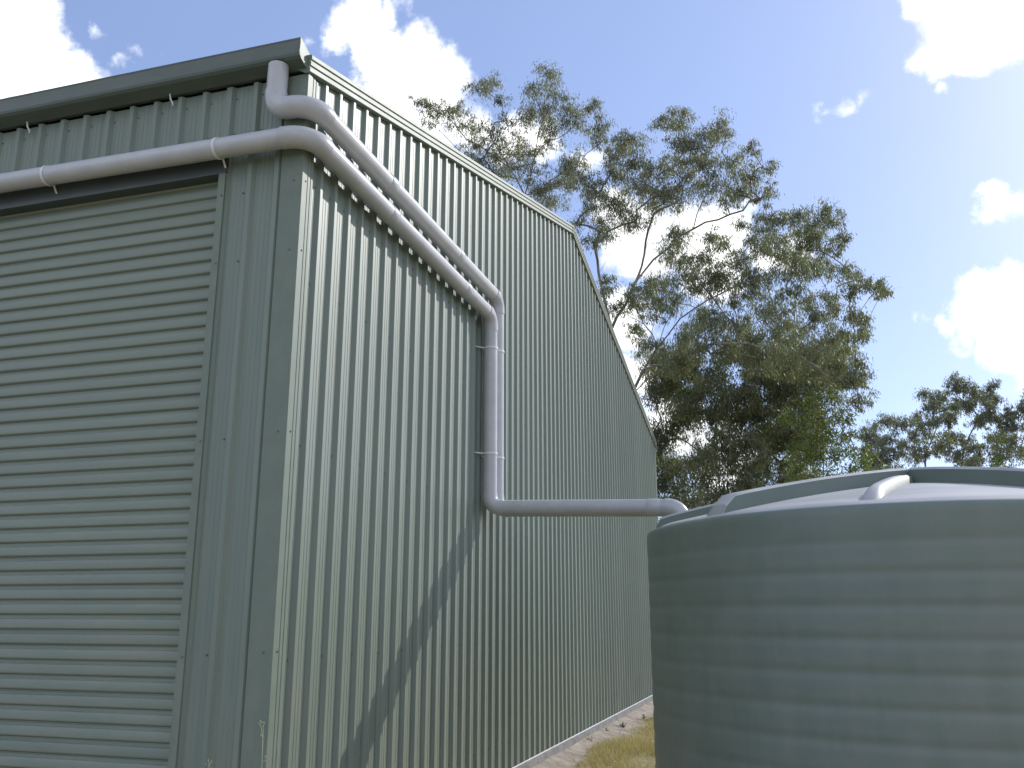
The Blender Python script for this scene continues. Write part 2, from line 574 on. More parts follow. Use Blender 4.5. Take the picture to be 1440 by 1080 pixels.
def front(y_plane, sign, openings):
    fr = lambda u, d, z: (-u - .012, y_plane + sign * d, z)
    edges = [.095] + [RP * 4 * k + .02 for k in range(1, 12)] + [-XB - .02]
    cuts = sorted(set(edges + [-o for op in openings for o in op[:2]]))
    for k in range(len(cuts) - 1):
        u0, u1 = cuts[k], cuts[k + 1]
        if u1 - u0 < .02:
            continue
        mid = -(u0 + u1) / 2
        zb = .004
        for o0, o1, oh in openings:
            if o0 < mid < o1:
                zb = oh
        wall_sheet(fr, u0, u1, zb, lambda w: HE - .02, .0012 * (k % 2))


front(0.0, -1, [(DOOR_L, DOOR_R, DOOR_H + .15)])
front(LEN, 1, [])

# corner flashings: folded angle with small stiffening folds on the sun side
def corner_flashing(xc, yc, sx, sy, wide_front):
    b = MB()
    o = .0275
    prof = [(-sx * (wide_front + .004), sy * .0015), (-sx * wide_front, sy * o), (sx * o, sy * o), (sx * o, -sy * .026), (sx * (o - .003), -sy * .030),
            (sx * (o - .003), -sy * .034), (sx * o, -sy * .038), (sx * o, -sy * .060), (sx * (o - .003), -sy * .064), (sx * (o - .003), -sy * .068),
            (sx * o, -sy * .072), (sx * o, -sy * .094), (sx * (o - .012), -sy * .095)]
    b.strip([[(xc + px, yc + py, z) for px, py in prof] for z in (.006, 1.5, 3, HE - .03)])
    b.build('corner_flashing', M['trim'], shed)


corner_flashing(0, 0, 1, -1, .124)
corner_flashing(0, LEN, 1, 1, .10)
corner_flashing(XB, 0, -1, -1, .10)
corner_flashing(XB, LEN, -1, 1, .10)

# screw rows along the girts
def screw_rows():
    b = MB()
    def head(p, n):
        n = Vector(n); t = Vector((0, 0, 1)); s = n.cross(t)
        ring = [Vector(p) + (t * math.cos(a) + s * math.sin(a)) * .0058 for a in np.linspace(0, 2 * math.pi, 7)[:-1]]
        top = [q + n * .005 for q in ring]
        b.add([*ring, *top], [(0, 1, 7, 6), (1, 2, 8, 7), (2, 3, 9, 8), (3, 4, 10, 9), (4, 5, 11, 10), (5, 0, 6, 11), (6, 7, 8, 9, 10, 11)])
    for gz in (.25, 1.15, 2.35, 3.35, 4.0, 4.45, 5.3, 6.05):
        for k in range(0, 73):
            y = k * RP + RIB_SHIFT + .109
            if y < LEN - .1 and gz < roof_z(y) - .08 and (k % 2 == 0 or gz in (.25, 4.0)):
                head((0.001, y, gz + random.uniform(-.008, .008)), (1, 0, 0))
    for gz in (.4, 1.2, 2.4, 3.5, 3.95):
        head((-.03, -.0275, gz), (0, -1, 0)); head((.0275, .015, gz + .004), (1, 0, 0))
        head((-.40, -.001, gz - .02), (0, -1, 0)); head((-.535, -.033, gz - .03), (0, -1, 0))
    for gz in (4.35, 4.6):
        for k in range(1, 40):
            x = -k * RP - .012 - .109
            if x > XB + .1:
                head((x, -.001, gz), (0, -1, 0))
    o = b.build('screws', M['screw'], shed)
    tag(o, kind='stuff')


screw_rows()

# slab under the walls
b = MB()
b.box((XB - .05, -.05, -.6), (.075, LEN + .05, -.004))
b.build('slab', M['concrete'], shed)
b = MB()   # light bottom edge of the cladding: a drip angle
b.strip([[(.004, y, .001), (.030, y, -.001), (.030, y, .010), (.0275, y, .012)] for y in (.05, LEN - .02)])
b.build('drip_angle', M['strap'], shed)

# door surround
b = MB()
for x0, x1, s in ((DOOR_R - .012, DOOR_R + .036, 1), (DOOR_L - .036, DOOR_L + .012, -1)):
    b = MB()
    b.box((x0, -.032, .004), (x1, .10, DOOR_H + .055))
    b.build('jamb_flashing', M['trim'], shed)
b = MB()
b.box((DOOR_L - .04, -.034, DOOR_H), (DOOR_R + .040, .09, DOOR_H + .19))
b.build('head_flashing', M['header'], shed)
# dark room behind the door so that nothing shines through
b = MB()
b.strip([[(XB + .08, y, z) for z in (0, HE - .1)] for y in (.3, LEN - .3)])
b.strip([[(x, .30, z) for z in (0, HE - .1)] for x in (XB + .3, -.15)])
b.build('inner_lining', M['gutter'], shed)

# roller door: guide rails, head drum and one slat at a time
b = MB()
b.box((DOOR_R - .040, .035, .01), (DOOR_R - .013, .10, DOOR_H - .01))
b.box((DOOR_L + .013, .035, .01), (DOOR_L + .040, .10, DOOR_H - .01))
b.box((DOOR_L + .012, .090, .01), (DOOR_R - .012, .096, DOOR_H - .01))
door = b.build('roller_door', M['door'], shed)
SP = .0858
b = MB()
slat_prof = [(.078, 0), (.0775, .0055), (.0700, .0095), (.0615, .0135), (.0592, .0165), (.0583, .024), (.0580, .042), (.0586, .059), (.0598, .0655), (.0630, .0685), (.0760, .0705), (.078, .0725), (.078, SP - .0004)]
b.strip([[(x, y, z) for y, z in slat_prof] for x in (DOOR_R - .022, DOOR_R - .6, (DOOR_L + DOOR_R) / 2, DOOR_L + .022)])
slat_mesh = b.mesh('slat', M['door'], True, 35)
nsl = int((DOOR_H - .02) / SP) + 1
for k in range(nsl):
    s = link('slat', slat_mesh, door)
    s.location = (0, random.uniform(-.0006, .0006), .012 + k * SP - GZ * 0)
    s.matrix_parent_inverse = Matrix.Identity(4)
    s.location.z += 0
    s.rotation_euler.y = random.uniform(-.0004, .0004)

# roof: two ribbed sheets and a ridge cap
def roof_slope(side):
    """side 0 = front slope (y 0..LEN/2), 1 = back slope"""
    b = MB()
    y0, z0 = (-.05, HE + .045 - .05 * (HA - HE) / (LEN / 2)) if side == 0 else (LEN + .05, HE + .045 - .05 * (HA - HE) / (LEN / 2))
    y1, z1 = LEN / 2, HA + .045
    prof = sheet_profile(.0, -XB + .04)
    b.strip([[(.02 - u, y0, z0 + d) for u, d in prof], [(.02 - u, y1, z1 + d) for u, d in prof]])
    b.build('roof_sheet', M['steel'], shed)


roof_slope(0); roof_slope(1)
b = MB()
dz = .16 * (HA - HE) / (LEN / 2)
b.strip([[(x, LEN / 2 - .16, HA + .075 - dz), (x, LEN / 2, HA + .085), (x, LEN / 2 + .16, HA + .075 - dz)] for x in (.03, XB)])
b.build('ridge_cap', M['trim'], shed)

# barge capping along the rake: (proud of the wall, height above the wall-top line)
BARGE = [(.012, -.030), (.040, -.026), (.046, -.020), (.046, .012), (.040, .016), (.040, .024), (.050, .030), (.050, .062), (.045, .066),
         (.045, .073), (.055, .080), (.055, .112), (.050, .118), (.030, .122), (-.14, .112), (-.14, .080)]


BS = .82


def barge(ya, yb, name='barge_flashing'):
    b = MB()
    n = 9
    rows = []
    for i in range(n):
        y = ya + (yb - ya) * i / (n - 1)
        rows.append([(.0 + x, y, roof_z(min(max(y, 0), LEN)) + h * BS + (0 if 0 <= y <= LEN else -abs(y if y < 0 else y - LEN) * (HA - HE) / (LEN / 2))) for x, h in BARGE])
    b.strip(rows)
    for r in (rows[0], rows[-1]):
        o = len(b.v); b.v += r; b.f.append(tuple(range(o, o + len(r))))
    return b.build(name, M['trim'], shed)


barge(-.045, LEN / 2)
barge(LEN / 2 + .002, LEN + .06)
b = MB()
b.strip([[(x, y, z) for x, z in ((XB - .02, -.03), (XB - .03, .12), (XB + .14, .11))] for y, z in ((0, 0), (0, 0))])
# cover strip where the two barges meet
b = MB()
rows = []
for y in (LEN / 2 - .05, LEN / 2, LEN / 2 + .05):
    rows.append([(x + .004 if x > 0 else x, y, roof_z(y) + h * BS + (.003 if h > .1 else 0)) for x, h in BARGE[1:14]])
b.strip(rows)
b.build('barge_joint_cap', M['trim'], shed)

# gutter: sloping bottom, upright face with rolled lip, end cap
GUT = [(-.030, 4.700), (-.036, 4.693), (-.118, 4.722), (-.133, 4.736), (-.138, 4.752), (-.134, 4.800), (-.134, 4.842), (-.138, 4.853),
       (-.132, 4.860), (-.126, 4.853), (-.126, 4.842)]
b = MB()
GX0, GX1 = XB - .02, .018
b.strip([[(x, y, z) for y, z in GUT] for x in np.linspace(GX1, GX0, 14)])
b.strip([[(x, y + .004, z + .003) for y, z in GUT[:8]] for x in np.linspace(GX1, GX0, 14)])
b.strip([[(x, -.028, 4.70), (x, -.028, 4.80)] for x in (GX1, GX0)])
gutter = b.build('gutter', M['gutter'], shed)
b = MB()
cap = [(-.012, 4.690), (-.036, 4.689), (-.119, 4.718), (-.136, 4.734), (-.142, 4.752), (-.138, 4.800), (-.138, 4.856), (-.012, 4.80)]
b.strip([[(x, y, z) for y, z in cap] for x in (GX1, GX1 + .006)], True)
for x in (GX1 + .006, GX1 - .001):
    o = len(b.v); b.v += [(x, y, z) for y, z in cap]; b.f.append(tuple(range(o, o + len(cap))))
b.build('end_cap', M['trim'], gutter)
b = MB()      # soffit closer between gutter and wall
b.strip([[(x, -.030, 4.70), (x, -.001, 4.70)] for x in (GX1 - .002, GX0)])
b.strip([[(x, -.028, 4.80), (x, .02, 4.80)] for x in (GX1 - .002, GX0)])
b.build('fascia', M['gutter'], shed)
for bx_ in (-.98, -2.15, -3.35):      # bracket tails hanging below the gutter
    b = MB()
    b.tube([(bx_, -.055, 4.695), (bx_ + .004, -.05, 4.66), (bx_ + .018, -.040, 4.63), (bx_ + .012, -.034, 4.615)], .0055, 8)
    b.build('gutter_clip', M['strap'], gutter, True)

# ------------------------------------------------------------------ rainwater pipes
PR = .0635


def arc_path(points, fr, n=10):
    """polyline with filleted corners; returns straight pieces and elbows"""
    P = [Vector(p) for p in points]
    straights, elbows = [], []
    start = P[0]
    for i in range(1, len(P) - 1):
        a = (P[i - 1] - P[i]).normalized(); c = (P[i + 1] - P[i]).normalized()
        ang = math.acos(max(-1, min(1, a.dot(c))))
        t = fr[i - 1] / math.tan(ang / 2)
        A = P[i] + a * t; C_ = P[i] + c * t
        mid = (a + c).normalized()
        cen = P[i] + mid * fr[i - 1] / math.sin(ang / 2)
        pts = []
        va, vc = A - cen, C_ - cen
        tot = va.angle(vc); ax = va.cross(vc).normalized()
        for k in range(n + 1):
            pts.append(cen + Matrix.Rotation(tot * k / n, 3, ax) @ va)
        straights.append((start, A)); elbows.append(pts); start = C_
    straights.append((start, P[-1]))
    return straights, elbows


def rain_pipe(label, points, fillets, clamps, joints):
    root = empty('rainwater_pipe', points[0])
    tag(root, label, 'pipe', 'rainwater pipes on the shed')
    st, el = arc_path(points, fillets)
    for a, c in st:
        if (c - a).length < .01:
            continue
        b = MB(); b.tube([a, a.lerp(c, .33), a.lerp(c, .66), c], PR, 40, False)
        b.build('pipe_section', M['pvc'], root, True)
    for pts in el:
        d0 = (pts[0] - pts[1]).normalized(); d1 = (pts[-1] - pts[-2]).normalized()
        ext = [pts[0] + d0 * .030, *pts, pts[-1] + d1 * .030]
        b = MB(); b.tube(ext, PR + .0048, 40, True)
        b.build('elbow', M['pvc'], root, True, 50)
    for p, d in joints:                                  # socket joints
        p, d = Vector(p), Vector(d).normalized()
        b = MB()
        b.tube([p - d * .055, p - d * .050, p + d * .045, p + d * .055], [PR + .001, PR + .0042, PR + .0042, PR + .001], 40, True)
        b.build('socket_joint', M['pvc'], root, True, 35)
    for p, d, wall in clamps:                            # strap round the pipe with a foot to the wall
        p, d, w = Vector(p), Vector(d).normalized(), Vector(wall).normalized()
        s = d.cross(w)
        b = MB()
        rows = []
        prof = [(-.009, PR + .0005), (-.009, PR + .005), (.009, PR + .005), (.009, PR + .0005)]
        for a in np.linspace(-math.pi * .78, math.pi * .78, 25):
            o = -w * math.cos(a) + s * math.sin(a)
            rows.append([p + d * q + o * r for q, r in prof])
        b.strip(rows, True)
        for sg in ((1,) if abs(d.z) > .5 else (-1,)):
            a = math.pi * .78 * sg
            o = p + (-w * math.cos(a) + s * math.sin(a)) * (PR + .003)
            e = o + w * .05 + s * sg * .055
            g = e + s * sg * .03
            b.tube([o, o.lerp(e, .6) + s * sg * .008, e, g], .0065, 8)
        b.build('clamp', M['strap'], root, True, 40)
    return root


XP, YF = .112, -.118
WY1, WY2 = 3.255, 3.450     # where the two runs drop down the gable wall
lower = rain_pipe('long lower white rainwater pipe crossing above the roller door',
                  [(XB - .1, YF, 4.290), (XP, YF, 4.187), (XP, WY1, 4.115), (XP + .004, WY1, 2.318), (1.815, WY1, 2.268), (1.815, WY1, 2.0)],
                  [.15, .13, .10, .12],
                  [((-.52, YF, 4.194), (1, 0, -.011), (0, 1, 0)), ((-1.83, YF, 4.2085), (1, 0, -.011), (0, 1, 0)), ((-3.4, YF, 4.226), (1, 0, -.011), (0, 1, 0)),
                   ((XP + .001, WY1, 3.79), (0, 0, 1), (-1, 0, 0)), ((XP + .003, WY1, 2.80), (0, 0, 1), (-1, 0, 0))],
                  [((XP, 1.02, 4.1627), (0, 1, -.021)), ((XP, 2.55, 4.130), (0, 1, -.021)), ((1.575, WY1, 2.275), (1, 0, -.029))])
upper = rain_pipe('short upper white rainwater pipe dropping from the gutter end',
                  [(-.150, -.092, 4.712), (-.150, -.098, 4.405), (XP, YF + .01, 4.398), (XP, WY2, 4.345), (XP + .004, WY2, 2.318), (1.805, WY2, 2.268), (1.805, WY2, 2.0)],
                  [.095, .14, .13, .10, .12],
                  [((XP + .001, WY2, 3.81), (0, 0, 1), (-1, 0, 0)), ((XP + .003, WY2, 2.79), (0, 0, 1), (-1, 0, 0))],
                  [((XP, .98, 4.383), (0, 1, -.015)), ((XP, 2.35, 4.362), (0, 1, -.015))])

# ------------------------------------------------------------------ water tank
TC = Vector((3.545, 2.91, 0)); TR = 1.955; TZ = 2.0
tank = empty('water_tank', (TC.x, TC.y, GZ))
tag(tank, 'big round green plastic rainwater tank with domed ribbed top', 'water tank')


def tank_wall():
    prof = [(TR - .03, GZ - .02)]
    z = GZ + .03
    zs = np.arange(z, TZ - .205, .0125)
    for zz in zs:
        ph = (zz - (TZ - .20)) / .178
        s = .5 + .5 * math.cos(2 * math.pi * ph)
        prof.append((TR - .002 - .0055 * (s ** 4), zz))
    prof += [(TR - .004, TZ - .19), (TR, TZ - .15), (TR + .001, TZ - .06), (TR - .001, TZ - .03), (TR - .008, TZ - .012), (TR - .022, TZ - .002), (TR - .045, TZ + .004)]
    n = 192
    b = MB()
    b.strip([[(TC.x + r * math.cos(2 * math.pi * k / n), TC.y + r * math.sin(2 * math.pi * k / n), z) for k in range(n)] for r, z in prof], True)
    b.build('tank_wall', M['poly'], tank, True)


tank_wall()


def dome_z(r):
    return TZ + .345 * (1 - (r / TR)) * (1 + .32 * (r / TR)) + .004


def tank_roof():
    n = 128
    rs = [TR - .0455] + list(np.linspace(TR - .08, .02, 22))
    b = MB()
    b.strip([[(TC.x + r * math.cos(2 * math.pi * k / n), TC.y + r * math.sin(2 * math.pi * k / n), (dome_z(r) + .002 * math.sin(k * .9 + r * 2) * (r / TR) if r < TR - .05 else TZ + .0035)) for k in range(n)] for r in rs], True)
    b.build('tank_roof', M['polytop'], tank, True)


tank_roof()


def roof_rib(az, w, h, r_out, r_in, slope, label=None):
    a = rad(az)
    u = Vector((math.cos(a), math.sin(a), 0)); s = Vector((-u.y, u.x, 0))
    rs = [r_out, r_out - slope * .5, r_out - slope] + list(np.linspace(r_out - slope - .08, r_in + .05, 14)) + [r_in]
    hs = [-.03, .5 * h, .96 * h] + [h] * 14 + [-.03]
    rows = []
    for r, hh in zip(rs, hs):
        base = Vector((TC.x, TC.y, 0)) + u * r
        z0 = dome_z(r) - .02 - (.03 if hh < 0 else 0)
        e = min(.018, max(hh, 0) * .3)
        rows.append([base + s * (-w / 2 - .02) + Vector((0, 0, z0)), base + s * (-w / 2) + Vector((0, 0, z0 + .02 + hh - e)),
                     base + s * (-w / 2 + .022) + Vector((0, 0, z0 + .02 + hh)), base + s * (w / 2 - .022) + Vector((0, 0, z0 + .02 + hh)),
                     base + s * (w / 2) + Vector((0, 0, z0 + .02 + hh - e)), base + s * (w / 2 + .02) + Vector((0, 0, z0))])
    b = MB(); b.strip(rows)
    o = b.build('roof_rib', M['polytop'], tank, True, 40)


roof_rib(179, .15, .125, TR - .025, .06, .07)
for az in (-134.5, -62, -18, 20, 60, 100, 140):
    roof_rib(az, .15, .113, TR - .035, .06, .15)
roof_rib(-103.0, .085, .06, TR - .05, .15, .30)
# crown lid with its low wall
b = MB()
lid = [(.40, dome_z(.4) - .02), (.40, dome_z(0) + .04), (.385, dome_z(0) + .055), (.2, dome_z(0) + .075), (.02, dome_z(0) + .082)]
LC = TC + Vector((1.0, .85, 0))
lz = dome_z(1.31) - dome_z(0) + .06
b.strip([[(LC.x + r * math.cos(2 * math.pi * k / 48), LC.y + r * math.sin(2 * math.pi * k / 48), z + lz - .07) for k in range(48)] for r, z in lid], True)
b.build('manhole_lid', M['poly'], tank, True, 40)
# inlet strainer rims that the pipes drop into
for yy in (WY1, WY2):
    b = MB()
    cx = 1.82
    zt = dome_z(math.hypot(cx - TC.x, yy - TC.y))
    ring = [(.088, zt - .05), (.092, zt + .03), (.098, zt + .035), (.098, zt + .045), (.083, zt + .045)]
    b.strip([[(cx + r * math.cos(2 * math.pi * k / 32), yy + r * math.sin(2 * math.pi * k / 32), z) for k in range(32)] for r, z in ring], True)
    b.build('inlet_collar', M['poly'], tank, True, 40)


# ------------------------------------------------------------------ trees
def place(px, py, dist):
    """point at a horizontal distance along a sighting"""
    d = sightline(px, py)
    return CAM + d * (dist / math.hypot(d.x, d.y))


def leaves_for(clumps, leaf_len, leaf_w, density, droop=.75):
    """clumps: list of (centre, radius). Returns verts, faces of drooping lance leaves"""
    C, T, S = [], [], []
    for cen, r in clumps:
        n = int(density * r * r)
        ntuft = max(7, int(32 * r))
        # tufts sit in the shell of a flattened, uneven ball
        d = rng.normal(size=(ntuft, 3)); d /= np.linalg.norm(d, axis=1)[:, None]
        d[:, 2] *= .82
        tuft = np.array(cen) + d * (r * rng.uniform(.15, 1.0, (ntuft, 1)) ** .8 * 1.12)
        tr = r * rng.uniform(.12, .36, ntuft) + .04
        k = rng.integers(0, ntuft, n)
        off = rng.normal(size=(n, 3)) * tr[k][:, None] * .62
        off[:, 2] = off[:, 2] * .8 - np.abs(rng.normal(size=n)) * tr[k] * .35
        C.append(tuft[k] + off)
    C = np.concatenate(C)
    n = len(C)
    # blade axis: mostly hanging
    ax = rng.normal(size=(n, 3)); ax /= np.linalg.norm(ax, axis=1)[:, None]
    ax = ax * (1 - droop) * 1.5 + np.array([0, 0, -1.0]) * droop
    ax += rng.normal(size=(n, 3)) * .25
    ax /= np.linalg.norm(ax, axis=1)[:, None]
    sd_ = np.cross(ax, rng.normal(size=(n, 3))); sd_ /= np.linalg.norm(sd_, axis=1)[:, None]
    nm = np.cross(ax, sd_)
    L = (leaf_len * rng.uniform(.65, 1.25, n))[:, None]; W = (leaf_w * rng.uniform(.7, 1.3, n))[:, None]
    bend = nm * L * rng.uniform(-.14, .14, (n, 1))
    v = np.empty((n, 4, 3))
    v[:, 0] = C
    v[:, 1] = C + ax * L * .42 + sd_ * W + bend
    v[:, 2] = C + ax * L
    v[:, 3] = C + ax * L * .42 - sd_ * W + bend
    f = np.arange(n * 4).reshape(n, 4)
    return v.reshape(-1, 3), f


def grow_branches(base, limbs, clumps, r_tip, r_max, twig_per=5):
    """skeleton: trunk base -> limb polylines -> each clump -> twigs. Radii follow the pipe model"""
    nodes, par = [Vector(base)], [-1]

    def extend(i, target, steps, wob):
        a = nodes[i].copy(); t = Vector(target)
        last = i
        for k in range(1, steps + 1):
            s = k / steps
            p = a.lerp(t, s)
            p.z += math.sin(s * math.pi) * (t - a).length * .05
            if k < steps:
                p += Vector((random.uniform(-1, 1), random.uniform(-1, 1), random.uniform(-1, 1))) * wob
            nodes.append(p); par.append(last); last = len(nodes) - 1
        return last
    ends = []
    for limb in limbs:
        # start from the closest node made so far
        q = Vector(limb[0])
        i = min(range(len(nodes)), key=lambda j: (nodes[j] - q).length)
        for p in limb:
            d = (Vector(p) - nodes[i]).length
            i = extend(i, p, max(2, int(d / .7)), .05)
    order = sorted(clumps, key=lambda c: (Vector(c[0]) - Vector(base)).length)
    for cen, r in order:
        q = Vector(cen)
        best, bj = 1e9, 0
        for j in range(len(nodes)):
            dv = q - nodes[j]
            cost = dv.length + max(0, -dv.z + .25) * 1.6
            if cost < best:
                best, bj = cost, j
        d = (q - nodes[bj]).length
        e = extend(bj, q + Vector((0, 0, -r * .2)), max(2, int(d / .45)), .05 * min(1, d))
        for _ in range(twig_per):
            dv = Vector((random.gauss(0, 1), random.gauss(0, 1), random.gauss(.25, .8))).normalized()
            extend(e, q + dv * r * random.uniform(.55, .95), 2, .03)
    # radii
    w = [0.0] * len(nodes)
    kids = [[] for _ in nodes]
    for i in range(1, len(nodes)):
        kids[par[i]].append(i)
    for i in range(len(nodes) - 1, -1, -1):
        w[i] = max(r_tip ** 2.5, sum(w[k] for k in kids[i]))
    R_ = [min(r_max, x ** (1 / 2.5)) for x in w]
    # skin every chain as one tapered tube
    b = MB()
    for i in range(len(nodes)):
        for q, k in enumerate(sorted(kids[i], key=lambda c: -R_[c])):
            if q == 0 and i != 0:
                continue            # continued by the parent's chain
            chain, rr = [nodes[i], nodes[k]], [min(R_[i], R_[k] * 1.15), R_[k]]
            cur = k
            while kids[cur]:
                cur = max(kids[cur], key=lambda c: R_[c])
                chain.append(nodes[cur]); rr.append(R_[cur])
            ok = [0] + [t for t in range(1, len(chain)) if (chain[t] - chain[t - 1]).length > 1e-4]
            chain = [chain[t] for t in ok]; rr = [rr[t] for t in ok]
            if len(chain) > 1:
                b.tube(chain, rr, 9 if rr[0] > .06 else (6 if rr[0] > .02 else 4), False)
    return b


def tree(name, label, base, limbs, clumps, leaf, density, mats, r_tip=.006, r_max=.34, twigs=5, cat='tree', group=None, droop=.75, bark='bark'):
    root = empty(name, base)
    tag(root, label, cat, group)
    b = grow_branches(base, limbs, clumps, r_tip, r_max, twigs)
    b.build('trunk', M[bark], root, True)
    v, f = leaves_for(clumps, leaf[0], leaf[1], density, droop)
    o = link('crown', np_mesh('crown', v, f, M[mats]), root)
    return root


def crown_clumps(spec, dist, depth, extra=0, rscale=1.0):
    """(px, py, r) sightings -> clumps in space, spread in depth so that the crown is round"""
    if not spec:
        return []
    xs = [s[0] for s in spec]; cx = sum(xs) / len(xs); half = max(1, (max(xs) - min(xs)) / 2)
    out = []
    for px, py, r in spec:
        k = math.sqrt(max(.12, 1 - ((px - cx) / half) ** 2))
        d = dist + random.uniform(-1, 1) * depth * k
        out.append((place(px, py, d), r / FPX * d * 1.06 * rscale))
        for _ in range(extra):
            d2 = dist + random.uniform(-1, 1) * depth * k
            out.append((place(px + random.gauss(0, r * .9), py + random.gauss(r * .2, r * .7), d2), r / FPX * d2 * random.uniform(.6, .95)))
    return out


def limb(pts, dist, dz=0):
    return [place(px, py, dist + (k - len(pts) / 2) * dz) for k, (px, py) in enumerate(pts)]


A = [(593, 140, 17), (617, 147, 18), (632, 162, 18), (603, 168, 13), (647, 152, 15), (675, 122, 18), (693, 117, 17), (704, 136, 13), (657, 175, 18),
     (690, 183, 26), (680, 218, 24), (713, 167, 13), (720, 197, 20), (703, 214, 20), (732, 206, 16), (748, 123, 15), (770, 104, 20), (774, 121, 18),
     (760, 150, 25), (747, 164, 22), (775, 167, 25), (797, 147, 20), (813, 170, 22), (834, 150, 18), (843, 180, 20), (848, 195, 15), (773, 194, 20),
     (747, 214, 17), (737, 240, 20), (760, 267, 26), (787, 240, 26), (807, 228, 22), (774, 282, 22), (800, 254, 20), (665, 200, 15), (650, 215, 14), (720, 235, 18), (700, 245, 18)]
B = [(880, 193, 20), (894, 197, 18), (870, 204, 18), (860, 221, 16), (897, 224, 25), (887, 247, 25), (902, 255, 20), (860, 241, 18), (843, 267, 22), (836, 288, 16),
     (860, 281, 22), (881, 294, 25), (894, 308, 19), (847, 308, 19), (812, 312, 14), (834, 338, 14), (851, 328, 17), (923, 174, 13), (947, 157, 19), (957, 164, 18),
     (961, 190, 22), (971, 201, 20), (937, 228, 15), (927, 241, 22), (933, 267, 22), (913, 267, 19), (921, 288, 19), (971, 224, 25), (960, 248, 22), (990, 234, 22),
     (990, 184, 15), (1010, 177, 20), (1021, 187, 17), (1000, 204, 18), (1027, 231, 22), (1037, 254, 22), (1007, 258, 20), (977, 268, 22), (953, 278, 18), (1020, 278, 16),
     (1060, 214, 17), (1074, 234, 15), (1055, 246, 18), (1084, 262, 12), (1040, 272, 16), (1069, 276, 14), (822, 250, 16), (828, 268, 14)]
Cc = [(1077, 300, 17), (1094, 304, 16), (1120, 304, 18), (1137, 311, 20), (1167, 294, 16), (1171, 306, 13), (1184, 331, 12), (1180, 344, 12), (1147, 324, 20), (1040, 314, 12),
      (1000, 331, 15), (1017, 341, 15), (1073, 328, 22), (1060, 341, 20), (1094, 341, 20), (1120, 348, 22), (1153, 348, 20), (950, 328, 19), (943, 348, 20), (961, 364, 20),
      (984, 361, 20), (1007, 378, 22), (1040, 364, 20), (1054, 381, 22), (1094, 374, 25), (1120, 371, 22), (1147, 374, 22), (1177, 378, 19), (1204, 391, 12), (1221, 398, 15),
      (1240, 400, 11), (1237, 413, 13), (1194, 408, 15), (964, 391, 20), (987, 398, 20), (1013, 401, 20), (910, 411, 22), (930, 401, 22), (897, 414, 17), (923, 434, 22),
      (947, 421, 20), (884, 424, 15), (855, 407, 14), (861, 431, 14), (851, 391, 11), (1080, 421, 25), (1094, 444, 25), (1120, 408, 22), (1150, 438, 25), (1174, 421, 17),
      (1200, 444, 18), (1214, 448, 12), (980, 448, 22), (1007, 454, 25), (1034, 451, 22), (1054, 468, 22), (1094, 474, 25), (967, 471, 22), (987, 481, 25), (1020, 481, 25),
      (900, 468, 13), (914, 481, 14), (890, 461, 11), (940, 498, 24), (961, 508, 25), (1133, 494, 25), (1167, 468, 20), (1184, 488, 19), (1200, 471, 16), (1214, 467, 11),
      (1177, 511, 22), (1204, 518, 20), (1214, 534, 16), (1207, 561, 17), (1184, 541, 20), (1075, 500, 22), (1110, 515, 22), (1145, 522, 22), (1050, 490, 20), (1095, 492, 20), (1060, 400, 20), (1030, 420, 18), (1110, 460, 20), (1130, 330, 16)]
D = []
for yy in range(495, 700, 22):
    for xx in range(925, 1200, 25):
        x_, y_ = xx + random.uniform(-9, 9), yy + random.uniform(-8, 8)
        if (x_ - 965) ** 2 + ((y_ - 622) * .8) ** 2 < 300 or (x_ - 905) > 0 and random.random() < .06:
            continue
        if x_ > 1150 and y_ > 560:
            continue
        D.append((x_, y_, random.uniform(19, 27)))
E_ = [(1167, 560, 20), (1150, 585, 22), (1178, 590, 20), (1195, 612, 17), (1160, 612, 22), (1135, 610, 20), (1180, 630, 20), (1150, 640, 22), (1120, 640, 20), (1200, 645, 17), (1125, 665, 20), (1165, 665, 22), (1200, 668, 18),
      (1140, 560, 17), (1115, 585, 17)]

gb = lambda px, d: Vector((place(px, 700, d).x, place(px, 700, d).y, GZ - .2))
tree('gum_tree', 'tall thin gum tree, its open crown rising behind the shed roof apex', gb(745, 31),
     [limb([(742, 520), (740, 420), (738, 330), (738, 275)], 31), limb([(738, 275), (715, 235), (690, 190)], 31, .3), limb([(738, 275), (752, 220), (764, 165), (768, 120)], 31, -.2),
      limb([(752, 230), (790, 195), (828, 165)], 31, -.4), limb([(715, 235), (655, 195), (615, 155)], 31, .4), limb([(740, 300), (772, 262), (800, 232)], 31, -.3)],
     crown_clumps(A, 31, 1.8, 0, 1.10), (.145, .0125), 2600, 'gum', r_tip=.0058, r_max=.2)
tree('gum_tree', 'forked pale barked gum tree with wide crown right of the roof apex', gb(872, 29),
     [limb([(868, 700), (862, 560), (860, 462), (880, 428), (895, 395), (906, 358), (912, 322)], 29), limb([(912, 322), (920, 300), (940, 290), (958, 280), (968, 245)], 29, .1),
      limb([(906, 358), (915, 315), (905, 285), (893, 250)], 29, .2), limb([(895, 395), (945, 345), (975, 322), (1010, 309), (1045, 296), (1062, 272)], 29, -.2),
      limb([(975, 322), (985, 290), (1005, 262)], 29, .2), limb([(860, 462), (842, 385), (838, 345), (850, 310)], 29, .2), limb([(842, 385), (868, 345), (888, 318)], 29, -.2),
      limb([(968, 245), (955, 200), (950, 170)], 29, .1)],
     crown_clumps(B, 29, 1.8, 0, 1.12), (.145, .0125), 2700, 'gum', r_tip=.0072, r_max=.2)
